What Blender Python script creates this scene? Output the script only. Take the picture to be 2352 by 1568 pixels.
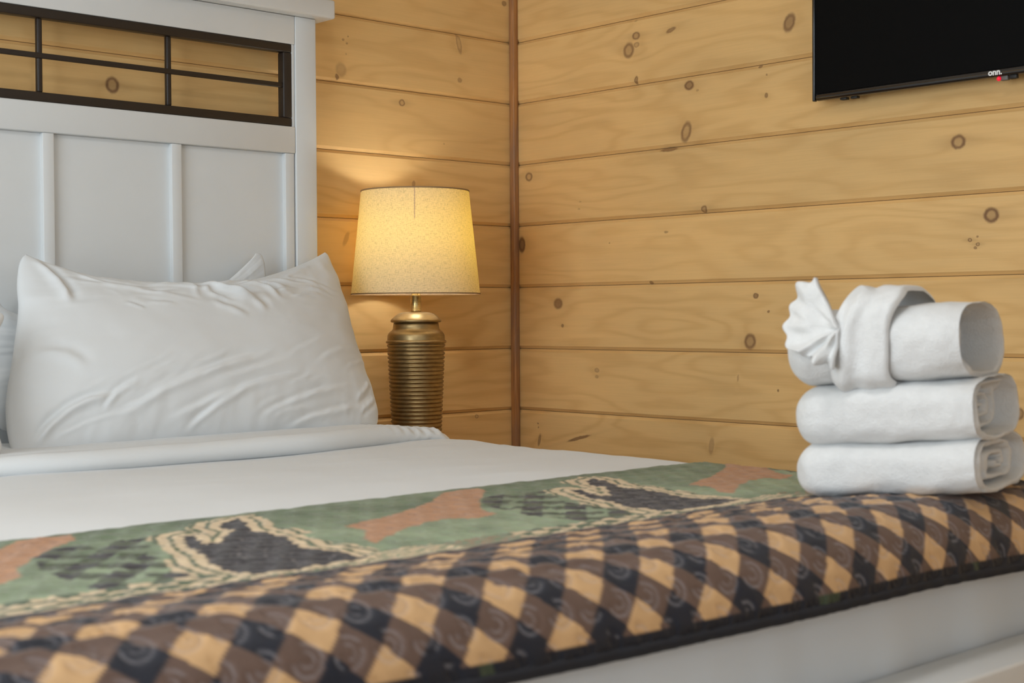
import bpy, bmesh, math, random
import numpy as np
from mathutils import Vector, Matrix

random.seed(4)
np.random.seed(4)
S = bpy.context.scene
C = S.collection
for o in list(bpy.data.objects):
    bpy.data.objects.remove(o)

# ------------------------------------------------------------------ camera
F_PX, YAW, PITCH, ROLL = 3338.71, 0.822703712, -0.0184534679, -0.00635081384
CAM = Vector((-3.069, -3.291, 0.95))
fw = Vector((math.cos(YAW) * math.cos(PITCH), math.sin(YAW) * math.cos(PITCH), math.sin(PITCH)))
rt = Vector((math.sin(YAW), -math.cos(YAW), 0))
up = rt.cross(fw)
rt, up = rt * math.cos(ROLL) + up * math.sin(ROLL), up * math.cos(ROLL) - rt * math.sin(ROLL)
cd = bpy.data.cameras.new('camera')
cam = bpy.data.objects.new('camera', cd)
C.objects.link(cam)
M = Matrix((rt, up, -fw)).transposed().to_4x4()
M.translation = CAM
cam.matrix_world = M
cd.sensor_width = 36.0
cd.lens = F_PX / 2352 * 36.0
cd.clip_start = 0.05
cd.dof.use_dof = True
cd.dof.focus_distance = 3.95
cd.dof.aperture_fstop = 6.0
S.camera = cam

# ------------------------------------------------------------------ world, daylight, fill lights, exposure
w = bpy.data.worlds.new('world')
S.world = w
w.use_nodes = True
w.node_tree.nodes['Background'].inputs[0].default_value = (0.75, 0.85, 1.0, 1)
w.node_tree.nodes['Background'].inputs[1].default_value = 0.6
S.view_settings.view_transform = 'Standard'
S.view_settings.look = 'None'
S.view_settings.gamma = 1.0
S.view_settings.exposure = 0.0
S.view_settings.use_curve_mapping = False
S.cycles.use_denoising = True
S.cycles.max_bounces = 6
S.cycles.diffuse_bounces = 4
S.cycles.glossy_bounces = 2
S.cycles.adaptive_threshold = 0.06
S.cycles.caustics_reflective = False
S.cycles.caustics_refractive = False
S.cycles.sample_clamp_indirect = 6.0

XL, YB, ZC = -4.45, -4.7, 2.55            # left wall, back wall, ceiling
WIN_L = (-3.05, -0.85, 0.50, 2.25)           # opening in the left wall: y0, y1, z0, z1
WIN_B = (-3.9, -1.2, 0.75, 2.25)           # unseen opening added in the back wall for front fill: x0, x1, z0, z1


def area(name, loc, rot, sx, sy, power, col):
    l = bpy.data.lights.new(name, 'AREA')
    l.shape = 'RECTANGLE'
    l.size, l.size_y, l.energy, l.color = sx, sy, power, col
    o = bpy.data.objects.new(name, l)
    C.objects.link(o)
    o.location = loc
    o.rotation_euler = rot
    return o


area('daylight_and_fill', (XL - 0.05, (WIN_L[0] + WIN_L[1]) / 2, 1.375), (0, math.radians(-90), 0), 1.7, 2.2, 78, (0.84, 0.935, 1.0))
area('daylight_and_fill', ((WIN_B[0] + WIN_B[1]) / 2, YB - 0.05, 1.5), (math.radians(90), 0, 0), 2.7, 1.5, 13, (0.84, 0.935, 1.0))  # weak front fill through the back window, which is added for it
cl = area('ceiling_fill_light', (-2.15, -2.2, ZC - 0.075), (0, 0, 0), 0.42, 0.42, 10, (0.98, 0.98, 0.98))  # unseen, added to brighten upward faces; soft shadow under the television suggests one
cl.data.shape = 'DISK'

# ------------------------------------------------------------------ helpers


def lin(r, g, b):
    f = lambda c: ((c / 255 + 0.055) / 1.055) ** 2.4 if c > 10 else c / 255 / 12.92
    return (f(r), f(g), f(b), 1.0)


def empty(name, loc=(0, 0, 0), rz=0):
    o = bpy.data.objects.new(name, None)
    o.empty_display_size = 0.05
    o.location = loc
    o.rotation_euler = (0, 0, rz)
    C.objects.link(o)
    return o


def tag(o, label=None, cat=None, group=None, kind=None):
    if label:
        o['label'] = label
    if cat:
        o['category'] = cat
    if group:
        o['group'] = group
    if kind:
        o['kind'] = kind
    return o


def mesh(name, V, Fc, mat, parent=None, smooth=False, loc=None, label=None):
    me = bpy.data.meshes.new(name)
    V = np.asarray(V, dtype=np.float32)
    if isinstance(Fc, np.ndarray):
        n = len(Fc)
        k = Fc.shape[1]
        me.vertices.add(len(V))
        me.vertices.foreach_set('co', V.ravel())
        me.loops.add(n * k)
        me.loops.foreach_set('vertex_index', Fc.astype(np.int32).ravel())
        me.polygons.add(n)
        me.polygons.foreach_set('loop_start', np.arange(n, dtype=np.int32) * k)
        me.polygons.foreach_set('loop_total', np.full(n, k, dtype=np.int32))
        me.update(calc_edges=True)
    else:
        me.from_pydata([tuple(v) for v in V.tolist()], [], Fc)
    me.validate()
    if smooth:
        me.polygons.foreach_set('use_smooth', [True] * len(me.polygons))
    if mat:
        me.materials.append(mat)
    o = bpy.data.objects.new(name, me)
    C.objects.link(o)
    if parent is not None:
        o.parent = parent
    if loc is not None:
        o.location = loc
    if label:
        o['label'] = label
    return o


def box_bm(bm, a, b):
    vs = [bm.verts.new((x, y, z)) for x in (a[0], b[0]) for y in (a[1], b[1]) for z in (a[2], b[2])]
    for f in ((0, 1, 3, 2), (4, 6, 7, 5), (0, 4, 5, 1), (2, 3, 7, 6), (0, 2, 6, 4), (1, 5, 7, 3)):
        bm.faces.new([vs[i] for i in f])
    return vs


def box(name, a, b, mat, parent=None, bev=0.0, seg=2, label=None):
    """box with bevelled edges between corners a and b"""
    a, b = [min(p, q) for p, q in zip(a, b)], [max(p, q) for p, q in zip(a, b)]
    bm = bmesh.new()
    box_bm(bm, a, b)
    if bev > 0:
        bmesh.ops.bevel(bm, geom=bm.edges[:], offset=bev, segments=seg, affect='EDGES', profile=0.5)
    bmesh.ops.recalc_face_normals(bm, faces=bm.faces[:])
    me = bpy.data.meshes.new(name)
    bm.to_mesh(me)
    bm.free()
    if bev > 0:
        me.polygons.foreach_set('use_smooth', [True] * len(me.polygons))
        try:
            me.set_sharp_from_angle(angle=math.radians(50))
        except Exception:
            pass
    if mat:
        me.materials.append(mat)
    o = bpy.data.objects.new(name, me)
    C.objects.link(o)
    if parent is not None:
        o.parent = parent
    if label:
        o['label'] = label
    return o


def grid_faces(nu, nv, wrap_u=False, off=0):
    i = np.arange(nu if wrap_u else nu - 1)
    j = np.arange(nv - 1)
    I, J = np.meshgrid(i, j, indexing='ij')
    I2 = (I + 1) % nu
    return np.stack([I * nv + J, I2 * nv + J, I2 * nv + J + 1, I * nv + J + 1], -1).reshape(-1, 4) + off


def lathe(name, prof, mat, parent=None, n=64, closed_bottom=True):
    """prof: list of (r, z); surface of revolution"""
    P = np.array(prof)
    th = np.linspace(0, 2 * math.pi, n, endpoint=False)
    V = np.stack([np.outer(np.cos(th), P[:, 0]), np.outer(np.sin(th), P[:, 0]), np.tile(P[:, 1], (n, 1))], -1).reshape(-1, 3)
    return mesh(name, V, grid_faces(n, len(P), True), mat, parent, smooth=True)


# numpy gradient noise -------------------------------------------------
_perm = np.random.RandomState(11).permutation(256)
_g = np.random.RandomState(12).uniform(0, 2 * math.pi, 256)


def noise2(x, y, seed=0):
    x = np.asarray(x, float) + seed * 17.13
    y = np.asarray(y, float) + seed * 7.77
    xi, yi = np.floor(x).astype(int), np.floor(y).astype(int)
    xf, yf = x - xi, y - yi
    u, v = xf * xf * xf * (xf * (xf * 6 - 15) + 10), yf * yf * yf * (yf * (yf * 6 - 15) + 10)

    def gr(ix, iy, dx, dy):
        a = _g[_perm[(_perm[ix & 255] + iy) & 255]]
        return np.cos(a) * dx + np.sin(a) * dy
    n00, n10 = gr(xi, yi, xf, yf), gr(xi + 1, yi, xf - 1, yf)
    n01, n11 = gr(xi, yi + 1, xf, yf - 1), gr(xi + 1, yi + 1, xf - 1, yf - 1)
    return (n00 * (1 - u) + n10 * u) * (1 - v) + (n01 * (1 - u) + n11 * u) * v


def fbm(x, y, o=3, seed=0):
    r, a = 0, 1.0
    for i in range(o):
        r = r + a * noise2(x * 2 ** i, y * 2 ** i, seed + i * 3)
        a *= 0.5
    return r


def sstep(a, b, x):
    t = np.clip((x - a) / (b - a), 0, 1)
    return t * t * (3 - 2 * t)


# ------------------------------------------------------------------ material helpers
class NT:
    def __init__(self, name):
        self.m = bpy.data.materials.new(name)
        self.m.use_nodes = True
        self.t = self.m.node_tree
        self.b = self.t.nodes['Principled BSDF']
        self.out = self.t.nodes['Material Output']

    def n(self, typ, **kw):
        nd = self.t.nodes.new(typ)
        for k, v in kw.items():
            setattr(nd, k, v)
        return nd

    def set(self, sock, v):
        if isinstance(v, bpy.types.NodeSocket):
            self.t.links.new(v, sock)
        else:
            sock.default_value = v

    def math(self, op, a, b=0.0, c=None, clamp=False):
        nd = self.n('ShaderNodeMath', operation=op, use_clamp=clamp)
        self.set(nd.inputs[0], a)
        self.set(nd.inputs[1], b)
        if c is not None:
            self.set(nd.inputs[2], c)
        return nd.outputs[0]

    def mix(self, fac, a, b, blend='MIX'):
        nd = self.n('ShaderNodeMix', data_type='RGBA', blend_type=blend)
        self.set(nd.inputs[0], fac)
        self.set(nd.inputs[6], a)
        self.set(nd.inputs[7], b)
        return nd.outputs[2]

    def maprange(self, v, a, b, c=0.0, d=1.0, smooth=False):
        nd = self.n('ShaderNodeMapRange')
        if smooth:
            nd.interpolation_type = 'SMOOTHSTEP'
        for i, q in enumerate((v, a, b, c, d)):
            self.set(nd.inputs[i], q)
        return nd.outputs[0]

    def mapping(self, vec, loc=(0, 0, 0), rot=(0, 0, 0), sc=(1, 1, 1), typ='POINT'):
        nd = self.n('ShaderNodeMapping', vector_type=typ)
        self.set(nd.inputs[0], vec)
        self.set(nd.inputs[1], loc)
        self.set(nd.inputs[2], rot)
        self.set(nd.inputs[3], sc)
        return nd.outputs[0]

    def noise(self, vec, scale, detail=3.0, rough=0.5, dist=0.0):
        nd = self.n('ShaderNodeTexNoise')
        if vec is not None:
            self.set(nd.inputs['Vector'], vec)
        nd.inputs['Scale'].default_value = scale
        nd.inputs['Detail'].default_value = detail
        nd.inputs['Roughness'].default_value = rough
        nd.inputs['Distortion'].default_value = dist
        return nd.outputs[0]

    def bump(self, h, strength=0.3, dist=0.01):
        nd = self.n('ShaderNodeBump')
        nd.inputs['Strength'].default_value = strength
        nd.inputs['Distance'].default_value = dist
        self.set(nd.inputs['Height'], h)
        self.set(self.b.inputs['Normal'], nd.outputs[0])

    def obj(self):
        return self.n('ShaderNodeTexCoord').outputs['Object']


def plain(name, col, rough=0.5, metal=0.0, spec=0.5, bump=None, coat=0.0):
    t = NT(name)
    b = t.b
    b.inputs['Base Color'].default_value = col
    b.inputs['Roughness'].default_value = rough
    b.inputs['Metallic'].default_value = metal
    b.inputs['Specular IOR Level'].default_value = spec
    b.inputs['Coat Weight'].default_value = coat
    v = t.obj()
    var = t.noise(v, 14.0, 3)
    f = t.maprange(var, 0.3, 0.7, 0.99, 1.01)
    t.set(b.inputs['Base Color'], t.mix(1.0, col, f, 'MULTIPLY'))
    if bump:
        t.bump(t.noise(v, bump[0], 2), bump[1], 0.002)
    return t.m


def knot_group():
    g = bpy.data.node_groups.new('knot', 'ShaderNodeTree')
    I = g.interface
    for nm, ty in (('P', 'NodeSocketVector'), ('Location', 'NodeSocketVector'), ('Rotation', 'NodeSocketVector'), ('Size', 'NodeSocketVector'), ('Ring', 'NodeSocketFloat'), ('Core', 'NodeSocketFloat')):
        I.new_socket(nm, in_out='INPUT', socket_type=ty)
    for nm in ('Dark', 'Warp'):
        I.new_socket(nm, in_out='OUTPUT', socket_type='NodeSocketFloat')
    gi, go = g.nodes.new('NodeGroupInput'), g.nodes.new('NodeGroupOutput')
    L = g.links.new
    mp = g.nodes.new('ShaderNodeMapping')
    mp.vector_type = 'TEXTURE'
    L(gi.outputs['P'], mp.inputs[0])
    L(gi.outputs['Location'], mp.inputs[1])
    L(gi.outputs['Rotation'], mp.inputs[2])
    L(gi.outputs['Size'], mp.inputs[3])
    ln = g.nodes.new('ShaderNodeVectorMath')
    ln.operation = 'LENGTH'
    L(mp.outputs[0], ln.inputs[0])
    d = ln.outputs['Value']

    def ma(op, a, b):
        q = g.nodes.new('ShaderNodeMath')
        q.operation = op
        for i, v in enumerate((a, b)):
            if isinstance(v, bpy.types.NodeSocket):
                L(v, q.inputs[i])
            else:
                q.inputs[i].default_value = v
        return q.outputs[0]

    def mr(v, a, b, c, e):
        q = g.nodes.new('ShaderNodeMapRange')
        q.interpolation_type = 'SMOOTHSTEP'
        L(v, q.inputs[0])
        for i, x in enumerate((a, b, c, e)):
            q.inputs[i + 1].default_value = x
        return q.outputs[0]
    ring = ma('MULTIPLY', ma('MULTIPLY', mr(d, 0.45, 0.9, 0, 1), mr(d, 0.92, 1.35, 1, 0)), 0.80)
    core = ma('ADD', mr(d, 0.6, 1.2, 0.9, 0), mr(d, 0.9, 1.15, 0.12, 0))
    sx = g.nodes.new('ShaderNodeVectorMath')
    sx.operation = 'MULTIPLY'
    sx.inputs[1].default_value = (0.33, 1.25, 0)
    L(mp.outputs[0], sx.inputs[0])
    ln2 = g.nodes.new('ShaderNodeVectorMath')
    ln2.operation = 'LENGTH'
    L(sx.outputs[0], ln2.inputs[0])
    halo = ma('MULTIPLY', mr(ln2.outputs['Value'], 0.3, 2.2, 0.26, 0), gi.outputs['Ring'])
    dark = ma('ADD', ma('ADD', ma('MULTIPLY', ring, gi.outputs['Ring']), ma('MULTIPLY', core, gi.outputs['Core'])), halo)
    wp = ma('POWER', 2.718, ma('MULTIPLY', d, -0.42))
    L(dark, go.inputs['Dark'])
    L(wp, go.inputs['Warp'])
    return g


KNOT = knot_group()


def wood_mat(name, axis, knots, seed, base=(0.735, 0.475, 0.20), tint=1.0, grain=1.0, generic=False):
    """pine board; axis = the coordinate that runs along the board ('x' or 'y'), v = height.
    knots: (u, v, ru, rv, angle, ring, core)"""
    t = NT(name)
    sp = t.n('ShaderNodeSeparateXYZ')
    t.set(sp.inputs[0], t.obj())
    u = sp.outputs[0 if axis == 'x' else 1]
    v = sp.outputs[2]
    cb = t.n('ShaderNodeCombineXYZ')
    t.set(cb.inputs[0], u)
    t.set(cb.inputs[1], v)
    P0 = cb.outputs[0]
    wob = t.n('ShaderNodeTexNoise')
    t.set(wob.inputs['Vector'], P0)
    wob.inputs['Scale'].default_value = 90
    wv = t.n('ShaderNodeVectorMath', operation='MULTIPLY_ADD')
    t.set(wv.inputs[0], wob.outputs['Color'])
    wv.inputs[1].default_value = (0.004, 0.004, 0)
    wv.inputs[2].default_value = (-0.002, -0.002, 0)
    ad = t.n('ShaderNodeVectorMath', operation='ADD')
    t.set(ad.inputs[0], P0)
    t.set(ad.inputs[1], wv.outputs[0])
    P = ad.outputs[0]
    dark, warp = None, None
    for (ku, kv, ru, rv, an, ring, core) in knots:
        g = t.n('ShaderNodeGroup')
        g.node_tree = KNOT
        t.set(g.inputs['P'], P)
        g.inputs['Location'].default_value = (ku, kv, 0)
        g.inputs['Rotation'].default_value = (0, 0, an)
        g.inputs['Size'].default_value = (ru, rv, 1)
        g.inputs['Ring'].default_value = ring
        g.inputs['Core'].default_value = core
        amp = min(1.0, max(ru, rv) / 0.02)
        wq = t.math('MULTIPLY', g.outputs['Warp'], 5.0 * amp)
        dark = g.outputs['Dark'] if dark is None else t.math('MAXIMUM', dark, g.outputs['Dark'])
        warp = wq if warp is None else t.math('ADD', warp, wq)
    # cathedral grain: phase of height with slow wander along the board
    off = (seed * 3.37 % 11, seed * 1.91 % 7, seed * 0.7)
    n1 = t.noise(t.mapping(P0, off, sc=(0.9, 5.0, 1)), 1.6, 2.0, 0.45)
    n2 = t.noise(t.mapping(P0, off, sc=(2.0, 14.0, 1)), 2.0, 2.0, 0.5)
    ph = t.math('MULTIPLY_ADD', n1, 34.0 + (seed * 13) % 22, t.math('MULTIPLY', v, 60.0))
    ph = t.math('MULTIPLY_ADD', n2, 5.0, ph)
    if warp is not None:
        ph = t.math('ADD', ph, warp)
    band = t.math('MULTIPLY_ADD', t.math('SINE', ph), 0.5, 0.5)
    band = t.math('POWER', band, 2.2)
    fine = t.noise(t.mapping(P0, off, sc=(3.0, 150.0, 1)), 2.5, 4.0, 0.65)
    blot = t.noise(t.mapping(P0, off, sc=(1.5, 4.0, 1)), 1.5, 3.0, 0.55)
    f = 1.02
    f = t.maprange(fine, 0.25, 0.75, 0.97, 1.07)
    f = t.math('MULTIPLY', f, t.maprange(blot, 0.25, 0.75, 0.90, 1.09))
    col = t.mix(1.0, (base[0] * tint, base[1] * tint, base[2] * tint, 1), f, 'MULTIPLY')
    col = t.mix(t.maprange(blot, 0.35, 0.8, 0.0, 0.35), col, (base[0] * tint * 1.0, base[1] * tint * 0.93, base[2] * tint * 0.80, 1))
    col = t.mix(t.math('MULTIPLY', band, 0.5 * grain), col, t.mix(1.0, col, (0.84, 0.78, 0.70, 1), 'MULTIPLY'))
    if dark is not None:
        col = t.mix(t.math('MULTIPLY', dark, 0.9, clamp=True), col, (0.225, 0.118, 0.052, 1))
    t.set(t.b.inputs['Base Color'], col)
    t.b.inputs['Roughness'].default_value = 0.55
    t.b.inputs['Specular IOR Level'].default_value = 0.28
    t.bump(fine, 0.08, 0.002)
    return t.m


# ------------------------------------------------------------------ materials
PINE_GEN_X = wood_mat('pine_generic_x', 'x', [], 3)
PINE_GEN_Y = wood_mat('pine_generic_y', 'y', [], 5)
BACKING = plain('dark_gap', (0.22, 0.13, 0.06, 1), 0.9)
WHITE = plain('white_paint', (0.70, 0.715, 0.715, 1), 0.38, spec=0.4)
BRONZE = plain('dark_bronze', (0.022, 0.015, 0.011, 1), 0.42, 0.0, 0.5, bump=(900, 0.25))
BLACKG = plain('black_gloss', (0.010, 0.010, 0.011, 1), 0.14, spec=0.9)
SCREEN = plain('screen', (0.0035, 0.0036, 0.0038, 1), 0.55, spec=0.06)
BLACKM = plain('black_matt', (0.012, 0.012, 0.012, 1), 0.6)
GREY = plain('grey_plastic', (0.13, 0.12, 0.11, 1), 0.5)
LOGO = plain('logo_white', (0.85, 0.85, 0.83, 1), 0.5)


def led_mat():
    t = NT('red_led')
    t.b.inputs['Base Color'].default_value = (0.7, 0.01, 0.03, 1)
    t.b.inputs['Emission Color'].default_value = (1, 0.01, 0.05, 1)
    t.b.inputs['Emission Strength'].default_value = 0.5
    return t.m


LED = led_mat()


def fabric(name, col, weave=900, strength=0.12, sheen=0.15, wr=None):
    t = NT(name)
    v = t.obj()
    t.b.inputs['Roughness'].default_value = 0.85
    t.b.inputs['Specular IOR Level'].default_value = 0.12
    t.b.inputs['Sheen Weight'].default_value = sheen
    h = t.noise(v, weave, 2)
    if wr:
        h2 = t.noise(t.mapping(v, sc=wr[1]), wr[0], 4, 0.55, 0.6)
        h = t.math('MULTIPLY_ADD', h2, wr[2], t.math('MULTIPLY', h, 0.06))
    t.bump(h, strength, 0.004)
    t.set(t.b.inputs['Base Color'], t.mix(1.0, col, t.maprange(t.noise(v, 5.0, 2), 0.3, 0.7, 0.985, 1.015), 'MULTIPLY'))
    return t.m


COTTON = fabric('white_cotton', (0.715, 0.728, 0.732, 1), 700, 0.22, 0.1, (9.0, (1, 1, 1), 0.8))
SHEET = fabric('white_sheet', (0.715, 0.728, 0.732, 1), 700, 0.18, 0.1, (6.0, (0.6, 2.2, 1), 0.8))


def terry():
    t = NT('terry_towel')
    v = t.obj()
    t.b.inputs['Roughness'].default_value = 0.95
    t.b.inputs['Specular IOR Level'].default_value = 0.05
    t.b.inputs['Sheen Weight'].default_value = 0.35
    t.b.inputs['Base Color'].default_value = (0.73, 0.725, 0.71, 1)
    a = t.noise(v, 420, 3, 0.6)
    b = t.noise(v, 90, 3, 0.6)
    t.bump(t.math('MULTIPLY_ADD', b, 0.8, a), 0.5, 0.004)
    t.set(t.b.inputs['Base Color'], t.mix(1.0, (0.73, 0.725, 0.71, 1), t.maprange(b, 0.3, 0.7, 0.97, 1.03), 'MULTIPLY'))
    return t.m


TERRY = terry()

# ------------------------------------------------------------------ calibrated unprojection of measured photo points (used to place real features)


def hit(px, py, ax, val):
    d = fw * F_PX + rt * (px - 1176) - up * (py - 784)
    k = (val - CAM[ax]) / d[ax]
    return CAM + d * k


# ------------------------------------------------------------------ room shell
BW, J4 = 0.18823, 1.0337
BOT = [J4 - BW * k for k in range(5, -9, -1)]     # lower joint of each board
CH, GAP, TH = 0.0095, 0.0008, 0.014


def board_mesh(name, axis, a, b, z0, z1, mat, parent):
    prof = [(z0 + GAP, TH), (z0 + GAP, 0.0078), (z0 + CH, 0.0), (z1 - CH, 0.0), (z1 - GAP, 0.0078), (z1 - GAP, TH)]
    V = []
    for s in (a, b):
        for z, d in prof:
            V.append((s, d, z) if axis == 'x' else (d, s, z))
    n = len(prof)
    Fc = [[i, (i + 1) % n, n + (i + 1) % n, n + i] for i in range(n)] + [list(range(n))[::-1], list(range(n, 2 * n))]
    o = mesh(name, V, Fc, mat, parent)
    bm = bmesh.new()
    bm.from_mesh(o.data)
    bmesh.ops.recalc_face_normals(bm, faces=bm.faces[:])
    bm.to_mesh(o.data)
    bm.free()
    return o


# knots measured on the photograph: (px, py, half-width px, half-height px, tilt deg, ring, core)
KN_RIGHT = [
    (1461, 82, 8, 8, 0, .75, .30), (1444, 116, 11, 16, 20, .7, .35), (1462, 103, 6, 6, 0, .5, .3), (1541, 69, 11, 5, -15, .3, .7),
    (1813, 52, 12, 21, 25, .55, .6), (1583, 196, 10, 10, 0, .7, .55), (1602, 207, 4, 3, 0, 0, .4), (1745, 153, 5, 4, 0, 0, .8), (1461, 184, 4, 9, 10, .5, .6),
    (1761, 172, 2, 3, 0, 0, .7), (1760, 219, 4, 6, 15, .3, .7), (1576, 303, 10, 22, 18, .75, .25), (1535, 343, 19, 5, 0, .3, .7),
    (2201, 326, 15, 15, 0, .9, .25), (2277, 494, 16, 16, 0, .9, .35), (2228, 551, 4, 4, 0, .9, .2), (2245, 543, 3, 3, 0, 0, .8), (2246, 561, 4, 4, 0, .9, .2), (2240, 569, 3.4, 3, 0, .5, .6),
    (1215, 406, 7, 9, 0, .8, .2), (1617, 480, 6, 8, 0, .7, .4), (1400, 558, 2, 2, 0, 0, .6), (1530, 533, 5, 3, 0, 0, .55), (1333, 463, 3, 2, 0, 0, .35), (1330, 480, 3, 2, 0, 0, .35),
    (1282, 697, 10, 12, 0, .3, .75), (1292, 748, 3, 4, 0, .2, .7), (1494, 649, 5, 4, 0, 0, .8), (1736, 679, 6, 6, 0, .5, .7), (1765, 715, 3, 3, 0, .2, .8),
    (1723, 784, 12, 17, 12, .7, .45), (1371, 850, 5, 5, 0, .3, .4), (1371, 865, 4, 4, 0, .2, .4), (1787, 897, 2.6, 3.6, 0, 0, .9), (1695, 868, 2, 9, 8, 0, .5),
    (2342, 950, 9, 13, 8, .6, .5), (1330, 1006, 26, 3.5, -14, .3, .8), (1239, 1010, 3, 14, 14, .2, .7), (1236, 972, 2, 2, 0, 0, .8), (1237, 981, 1.5, 2.5, 0, 0, .7), (1634, 1024, 6, 20, 8, .1, .4),
    (1199, 562, 7, 17, 0, .6, .8), (1460, 48, 4, 3, 0, 0, .35),
    (2050, 60, 10, 10, 0, .8, .4), (2110, 925, 10, 12, 0, .8, .4), (2000, 720, 9, 11, 0, .8, .4)]
KN_LEFT = [
    (1158, 8, 5, 6, 0, .3, .6), (1054, 100, 5, 21, -14, .45, .25), (1056, 184, 5, 6, 0, .2, .5), (788, 91, 3, 3, 0, 0, .6), (799, 84, 2, 2, 0, 0, .6), (797, 100, 2.6, 2.6, 0, 0, .6), (795, 124, 2, 2, 0, 0, .4),
    (783, 160, 12, 16, 0, .15, .35), (774, 176, 4, 7, -30, .3, .8), (923, 236, 6, 7, 0, .85, .1), (950, 422, 4, 7, 20, .2, .5), (1095, 956, 3.5, 4, 0, .8, .1),
    (795, 548, 5, 18, 25, .1, .35), (258, 195, 14, 17, 0, .9, .3), (1025, 568, 5, 2, 0, 0, .5), (930, 815, 2, 2, 0, 0, .5), (1020, 330, 2, 2, 0, 0, .4)]


def knots_of(lst, ax):
    out = []
    for (px, py, hw, hh, an, rg, co) in lst:
        p = hit(px, py, ax, 0.0)
        dist = (p - CAM).dot(fw)
        # foreshortening along the wall at this point
        e = hit(px + hw, py, ax, 0.0)
        ru = abs((e - p)[1 - ax])
        rv = hh * dist / F_PX
        sgn = 1 if ax == 1 else -1
        out.append((p[1 - ax], p[2], max(ru, 0.002), max(rv, 0.002), -math.radians(an) * sgn, rg, co))
    return out


def plank_wall(name, axis, lo, hi, knots, seed0, label):
    root = empty(name)
    tag(root, label, kind='structure')
    if axis == 'x':
        box('backing', (lo, TH - 0.003, 0), (hi, TH + 0.08, ZC), BACKING, root)
    else:
        box('backing', (TH - 0.003, lo, 0), (TH + 0.08, hi, ZC), BACKING, root)
    for i, z0 in enumerate(BOT):
        z1 = min(z0 + BW, ZC)
        z0c = max(z0, 0.0)
        if z1 - z0c < 0.03:
            continue
        kk = [k for k in knots if z0 - 0.01 < k[1] < z1 + 0.01]
        rs = random.Random(seed0 + i)
        tint = 1.0 + rs.uniform(-0.045, 0.045)
        m = wood_mat('pine_' + axis, axis, kk, seed0 + i * 1.7, tint=tint, grain=rs.uniform(0.7, 1.3))
        board_mesh('board', axis, lo, hi, z0c, z1, m, root)
    return root


plank_wall('wall_head', 'x', XL, 0.0, knots_of(KN_LEFT, 1), 21, 'horizontal honey pine board wall behind the headboard and lamp')
plank_wall('wall_right', 'y', YB, 0.0, knots_of(KN_RIGHT, 0), 57, 'horizontal knotty pine board wall carrying the television')

# stained square strip in the corner
t = NT('stained_strip')
vv = t.obj()
nz = t.noise(t.mapping(vv, sc=(40, 40, 2.2)), 2.0, 4, 0.6, 1.0)
c1 = t.mix(t.maprange(nz, 0.35, 0.65), lin(146, 98, 58), lin(188, 134, 80))
nz2 = t.noise(t.mapping(vv, sc=(6, 6, 2.0)), 2.0, 2, 0.5)
t.set(t.b.inputs['Base Color'], t.mix(t.maprange(nz2, 0.45, 0.7), c1, lin(140, 108, 86)))
t.b.inputs['Roughness'].default_value = 0.45
tr = box('trim_1', (-0.0205, -0.0205, 0.0), (0.0, 0.0, ZC), t.m, None, 0.0025)
tag(tr, 'brown stained square strip standing in the room corner', kind='structure')

fl = box('floor', (XL - 0.1, YB - 0.1, -0.06), (0.1, 0.1, 0.0), wood_mat('floor_wood', 'y', [], 9, base=(0.52, 0.36, 0.22)), None)
tag(fl, 'brown wooden floor', kind='structure')
ce = box('ceiling', (XL - 0.1, YB - 0.1, ZC), (0.1, 0.1, ZC + 0.06), plain('ceiling_white', (0.74, 0.73, 0.70, 1), 0.8), None)
tag(ce, 'pale ceiling', kind='structure')
lathe('added_light_fitting', [(0.001, ZC - 0.07), (0.24, ZC - 0.07), (0.25, ZC - 0.06), (0.25, ZC - 0.002), (0.001, ZC - 0.002)], plain('fitting_white', (0.8, 0.8, 0.78, 1), 0.4), ce, 48).location = (-2.15, -2.2, 0)  # unseen fitting made up to house the added ceiling light


def holed_wall(name, axis, pos, thick, lo, hi, win, mat, label):
    bm = bmesh.new()
    a0, a1, z0, z1 = win

    def bb(p, q, zz0, zz1):
        if axis == 'x':
            box_bm(bm, (p, pos - thick, zz0), (q, pos, zz1))
        else:
            box_bm(bm, (pos - thick, p, zz0), (pos, q, zz1))
    bb(lo, a0, 0, ZC)
    bb(a1, hi, 0, ZC)
    bb(a0, a1, 0, z0)
    bb(a0, a1, z1, ZC)
    bmesh.ops.recalc_face_normals(bm, faces=bm.faces[:])
    me = bpy.data.meshes.new(name)
    bm.to_mesh(me)
    bm.free()
    me.materials.append(mat)
    o = bpy.data.objects.new(name, me)
    C.objects.link(o)
    tag(o, label, kind='structure')


PAINT = plain('plaster', (0.70, 0.685, 0.65, 1), 0.8)
holed_wall('wall_left', 'y', XL, 0.12, YB, 0.0, WIN_L, PAINT, 'pale wall with a wide window left of the bed')
holed_wall('wall_back', 'x', YB, 0.12, XL, 0.0, WIN_B, PAINT, 'pale wall with a wide window added for fill light beyond the foot of the bed')


def win_frame(name, axis, pos, win, label):
    a0, a1, z0, z1 = win
    r = empty(name)
    tag(r, label, kind='structure')
    q = 0.05

    def bb(nm, p, s, zz0, zz1):
        if axis == 'x':
            box(nm, (p, pos - 0.04, zz0), (s, pos + 0.02, zz1), WHITE, r, 0.004)
        else:
            box(nm, (pos - 0.04, p, zz0), (pos + 0.02, s, zz1), WHITE, r, 0.004)
    bb('frame_side', a0, a0 + q, z0, z1)
    bb('frame_side', a1 - q, a1, z0, z1)
    bb('frame_head', a0 + q, a1 - q, z1 - q, z1)
    bb('window_sill', a0 + q, a1 - q, z0, z0 + q)
    mid = (a0 + a1) / 2
    bb('mullion', mid - 0.02, mid + 0.02, z0 + q, z1 - q)


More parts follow.
